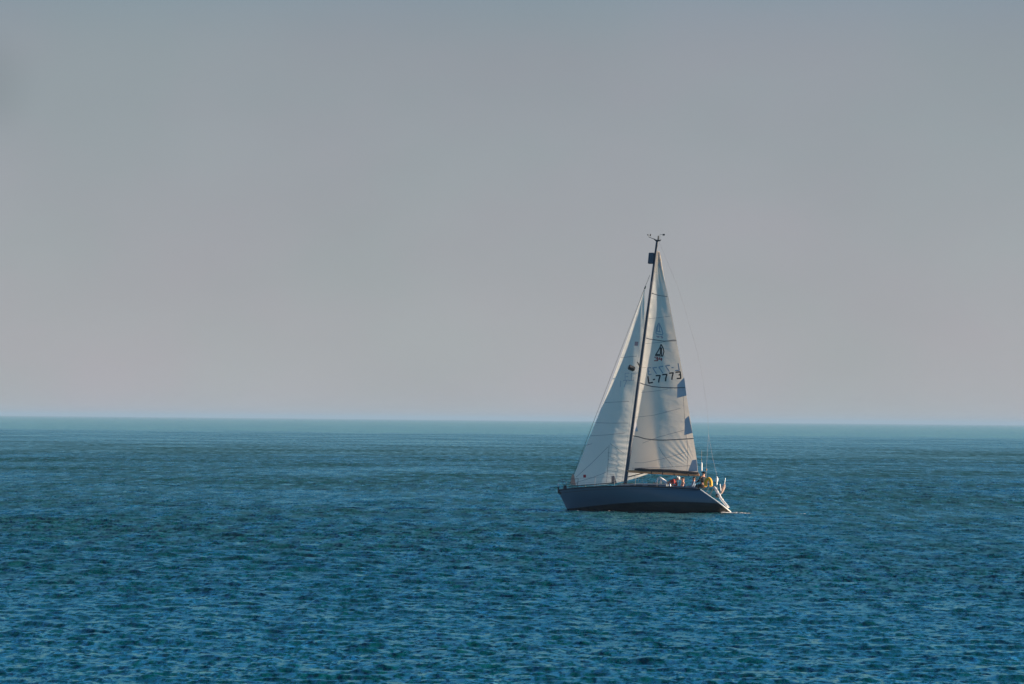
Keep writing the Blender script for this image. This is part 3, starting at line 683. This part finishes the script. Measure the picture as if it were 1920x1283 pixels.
# ------------------------------------------------------------------ things carried on board
def put(mb_, name, ms, base):
    base = np.array(base, float); mb_.v = [tuple(np.array(v)-base) for v in mb_.v]
    o = mb_.build(name, ms); o.matrix_world = BM4 @ Matrix.Translation(Vector(base)); return o
q = MB(); ctr = [hy(x, y, .98) for x, y in ((1323.5, 913), (1323.2, 905), (1324.6, 899.5), (1328, 897.3), (1331.3, 899.5), (1333.2, 905), (1333, 912.5))]
q.tube(smooth_curve(ctr, 26), [.05]+[.102]*24+[.05], 12, .9)
tag(put(q, 'horseshoe_buoy', M['yellow'], ctr[0]), 'yellow horseshoe lifebuoy hung on the stern rail of the yacht', 'lifebuoy')
q = MB(); fc = [hx(x, y, -4.52) for x, y in ((1358.3, 907.5), (1357, 913), (1354.5, 920), (1352.2, 926))]
q.tube(smooth_curve(fc, 14), [.04, .07, .085, .09, .10, .095, .1, .09, .095, .085, .08, .07, .06, .03], 9, .55)
tag(put(q, 'ensign', M['flag'], fc[0]), 'faded pinkish flag hanging limp from the flagstaff at the stern', 'flag')

def skin_mesh(name, chains, material, parent=None, matrix=None, sub=1):
    # chains: lists of (point, radius) - first chain starts at the root; a chain may begin on an earlier vertex by equal position
    vs, es, rs, key = [], [], [], {}
    for ch in chains:
        prev = None
        for p, r in ch:
            kk = tuple(np.round(p, 4))
            if kk not in key: key[kk] = len(vs); vs.append(tuple(map(float, p))); rs.append(r)
            i = key[kk]
            if prev is not None and prev != i: es.append((prev, i))
            prev = i
    me = bpy.data.meshes.new(name); me.from_pydata(vs, es, [])
    o = bpy.data.objects.new(name, me); col.objects.link(o)
    md_ = o.modifiers.new('skin', 'SKIN'); md_.use_smooth_shade = True
    sv = me.skin_vertices[0].data if me.skin_vertices else None
    if sv is None:
        bm = bmesh.new(); bm.from_mesh(me); bm.verts.layers.skin.verify(); bm.to_mesh(me); bm.free(); sv = me.skin_vertices[0].data
    for i, r in enumerate(rs): sv[i].radius = (r, r) if not isinstance(r, tuple) else r; sv[i].use_root = (i == 0)
    sb = o.modifiers.new('sub', 'SUBSURF'); sb.levels = sb.render_levels = sub
    dg = bpy.context.evaluated_depsgraph_get(); m2 = bpy.data.meshes.new_from_object(o.evaluated_get(dg))
    o.modifiers.clear(); o.data = m2; m2.name = name; m2.materials.clear(); m2.materials.append(material)
    m2.polygons.foreach_set('use_smooth', [True]*len(m2.polygons))
    if parent is not None: o.parent = parent
    if matrix is not None: o.matrix_world = matrix
    return o
def person(label, J, top, legs, hat=None, group='crew on board the yacht'):
    # J: joints in boat coordinates; the body is one skinned surface, clothes are skinned over it
    base = J['pelvis']; L = {k: np.array(v, float)-base for k, v in J.items()}
    pel, ch, nk, hd = L['pelvis'], L['chest'], L['neck'], L['head']
    mid = (pel+ch)/2; look = np.array(J['look'], float); look = look/np.linalg.norm(look); upd = (hd-nk)/np.linalg.norm(hd-nk)
    crown = hd+upd*.07
    lat = np.cross(upd, look); lat /= np.linalg.norm(lat)
    chains = [[(pel, .14), (mid, .125), (ch, .15), (nk, .065), (hd-upd*.07, .075), (hd, .092), (crown, .07)],
              [(hd, .092), (hd+look*.10-upd*.01, .018)], [(hd, .092), (hd+lat*.095, .018)], [(hd, .092), (hd-lat*.095, .018)]]
    sh, lg = [], []
    for s in 'LR':
        S, El, Wr = L['sh'+s], L['el'+s], L['wr'+s]; fd = (Wr-El)/np.linalg.norm(Wr-El); palm = Wr+fd*.06
        chains.append([(ch, .15), (S, .062), (El, .045), (Wr, .03), (palm, .036)])
        sd = np.cross(fd, upd); sd = sd/max(np.linalg.norm(sd), 1e-6)
        for k, ln in zip((-.03, -.01, .01, .03), (.065, .08, .085, .07)):
            a = palm+fd*.035+sd*k; b = a+fd*ln*.6-upd*.012; c = b+fd*ln*.3-upd*.035
            chains.append([(palm, .036), (a, .011), (b, .009), (c, .008)])
        th = palm+sd*.045-fd*.01; chains.append([(palm, .036), (th, .012), (th+fd*.04+sd*.012, .010)])
        H, Kn, An = L['hip'+s], L['kn'+s], L['an'+s]; sd2 = (Kn-H)/np.linalg.norm(Kn-H)
        toe = An + (look*.17 if 'toe'+s not in L else L['toe'+s]-An)
        chains.append([(pel, .14), (H, .092), (Kn, .058), (An, .04), (toe, .035)])
        sh.append([(ch, .175), (S, .08), (El, .062), (Wr*.9+El*.1, .045)]); lg.append([(pel, .165), (H, .11), (Kn, .076), (An*.92+Kn*.08, .062)])
    root = BM4 @ Matrix.Translation(Vector(base))
    body = skin_mesh('person', chains, M['skin'], matrix=root)
    tag(body, label, 'person', group)
    if top: skin_mesh('shirt', [[(pel*.85+mid*.15, .15), (mid, .15), (ch, .175), (nk*.7+ch*.3, .085)]]+sh, top, body)
    skin_mesh('trousers', [[(mid*.4+pel*.6, .15), (pel, .165)]]+lg, legs, body)
    q = MB(); q.ball(hd+upd*.045-look*.018, (.098, .098, .098), 12)
    if hat:
        q.tube([hd+upd*.06, hd+upd*.065], [.15, .145], 14)
    q.build('hat' if hat else 'hair', hat or M['hair'], body)
    return body
def seated(pelvis, look, head_up=.68, lean=(0, 0, 0), arm='knees', scale=1.0):
    p = np.array(pelvis, float); l = np.array(look, float); l[2] = 0; l /= np.linalg.norm(l); s = np.array([-l[1], l[0], 0]); z = np.array([0, 0, 1.]); ln = np.array(lean, float)
    J = dict(pelvis=p, chest=p+z*.40+ln*.6, neck=p+z*.56+ln*.85, head=p+z*(head_up+.03)+ln, look=l)
    for k, sg in (('L', 1), ('R', -1)):
        S = J['chest']+z*.08+s*sg*.19; J['sh'+k] = S; J['el'+k] = S-z*.26+l*.08+s*sg*.07; J['wr'+k] = J['el'+k]+l*.22-z*.03-s*sg*.05
        J['hip'+k] = p+s*sg*.10-z*.02; J['kn'+k] = J['hip'+k]+l*.42+z*.05; J['an'+k] = J['kn'+k]-z*.42+l*.05
    return J
# helmsman in dark clothes on the windward quarter
hp = hy(1317.3, 911, .72)
person('person in dark jacket seated at the stern beside the yellow lifebuoy', seated(hp, (.9, -.45, 0)), M['jacket'], M['jacket'], M['jacket'])
hp = hy(1282.5, 899.5, .05)-np.array([0, 0, .70])
person('bare chested dark haired person sitting in the cockpit below the boom', seated(hp, (.75, .5, 0), lean=(.05, .04, 0)), None, M['blue'])
hp = hy(1301.3, 898.5, -.15)-np.array([0, 0, .70])
person('person in grey blue top sitting in the cockpit close to the boom end', seated(hp, (.8, .3, 0)), M['blue'], M['blue'])
# one lying on the cabin top, knees raised
pv = hy(1251, 908.5, .35); pv[2] = max(pv[2], 1.58)
z = np.array([0, 0, 1.]); l = np.array([1., 0, 0]); s = np.array([0, 1., 0])
J = dict(pelvis=pv, chest=pv-l*.36+z*.16, neck=pv-l*.50+z*.24, head=pv-l*.60+z*.33, look=(.85, 0, .5))
for k, sg in (('L', 1), ('R', -1)):
    S = J['chest']-l*.05+s*sg*.18+z*.04; J['sh'+k] = S; J['el'+k] = S-z*.22-l*.10+s*sg*.08; J['wr'+k] = J['el'+k]+l*.22+z*.0
    J['hip'+k] = pv+l*.03+s*sg*.1; J['kn'+k] = pv+l*(.42+.03*sg)+z*.36+s*sg*.12; J['an'+k] = pv+l*(.58+.1*sg)-z*.04+s*sg*.12
person('person in red top and white trousers lying on the cabin top with knees raised', J, M['red'], M['trousers'], M['trousers'])

# ------------------------------------------------------------------ foam at the stern and along the hull
foam = mat('foam', (.78, .77, .74), .9, vary=.1, bump=.6, bscale=20)
q = MB()
def flakes(n, px0, px1, y0, y1, sz, pw=1.0):
    for _ in range(n):
        f = random.random()**pw; x = BX + (px0+(px1-px0)*f - 1200)*.0307; y = random.uniform(y0, y1)
        r = random.uniform(*sz); zc = float(sea_at(np.array([x]), np.array([y]))[0][0]) + .01
        n_ = 8; vs = [(x, y, zc+r*.22)]; vs2 = []
        for j in range(n_):
            a = 2*math.pi*j/n_; rr = r*random.uniform(.6, 1.3); vs.append((x+rr*1.5*math.cos(a), y+rr*math.sin(a), zc+random.uniform(0, .02)))
        q.add(vs, [(0, 1+j, 1+(j+1) % n_) for j in range(n_)])
wx = BM4 @ Vector((-5.1, 0, 0))
def px_x(px): return BX + (px-1200)*.0307
flakes(46, 1349, 1372, wx.y-1.0, wx.y+.6, (.05, .14))
flakes(26, 1366, 1405, wx.y-1.2, wx.y+.1, (.04, .11), 1.6)
flakes(14, 1400, 1600, wx.y-1.8, wx.y-.6, (.02, .05), 1.5)
flakes(14, 1080, 1340, BM4.translation.y-2.2, BM4.translation.y-1.6, (.02, .05))
flakes(5, 1290, 1296, BM4.translation.y-.9, BM4.translation.y-.6, (.05, .09))
fo = q.build('wake_foam', foam); fo['kind'] = 'stuff'; fo['label'] = 'thin white foam trailing in the wake behind the stern'; fo['category'] = 'foam'

# ------------------------------------------------------------------ haze over the water
HAZE = 0.00010
if HAZE:
    q = MB(); R_ = 75000; z0, z1 = -2.5, 22
    q.add([(-R_, -R_, z0), (R_, -R_, z0), (R_, R_, z0), (-R_, R_, z0), (-R_, -R_, z1), (R_, -R_, z1), (R_, R_, z1), (-R_, R_, z1)],
          [(0, 3, 2, 1), (4, 5, 6, 7), (0, 1, 5, 4), (1, 2, 6, 5), (2, 3, 7, 6), (3, 0, 4, 7)])
    hm = bpy.data.materials.new('haze_air'); hm.use_nodes = True; t = hm.node_tree; t.nodes.clear()
    o = N(t, 'ShaderNodeOutputMaterial'); v = N(t, 'ShaderNodeVolumePrincipled'); v.inputs['Color'].default_value = (.41, .60, .78, 1); v.inputs['Density'].default_value = HAZE; v.inputs['Anisotropy'].default_value = 0.0
    t.links.new(v.outputs[0], o.inputs['Volume'])
    ho = q.build('haze', hm, smooth=False); ho['kind'] = 'stuff'
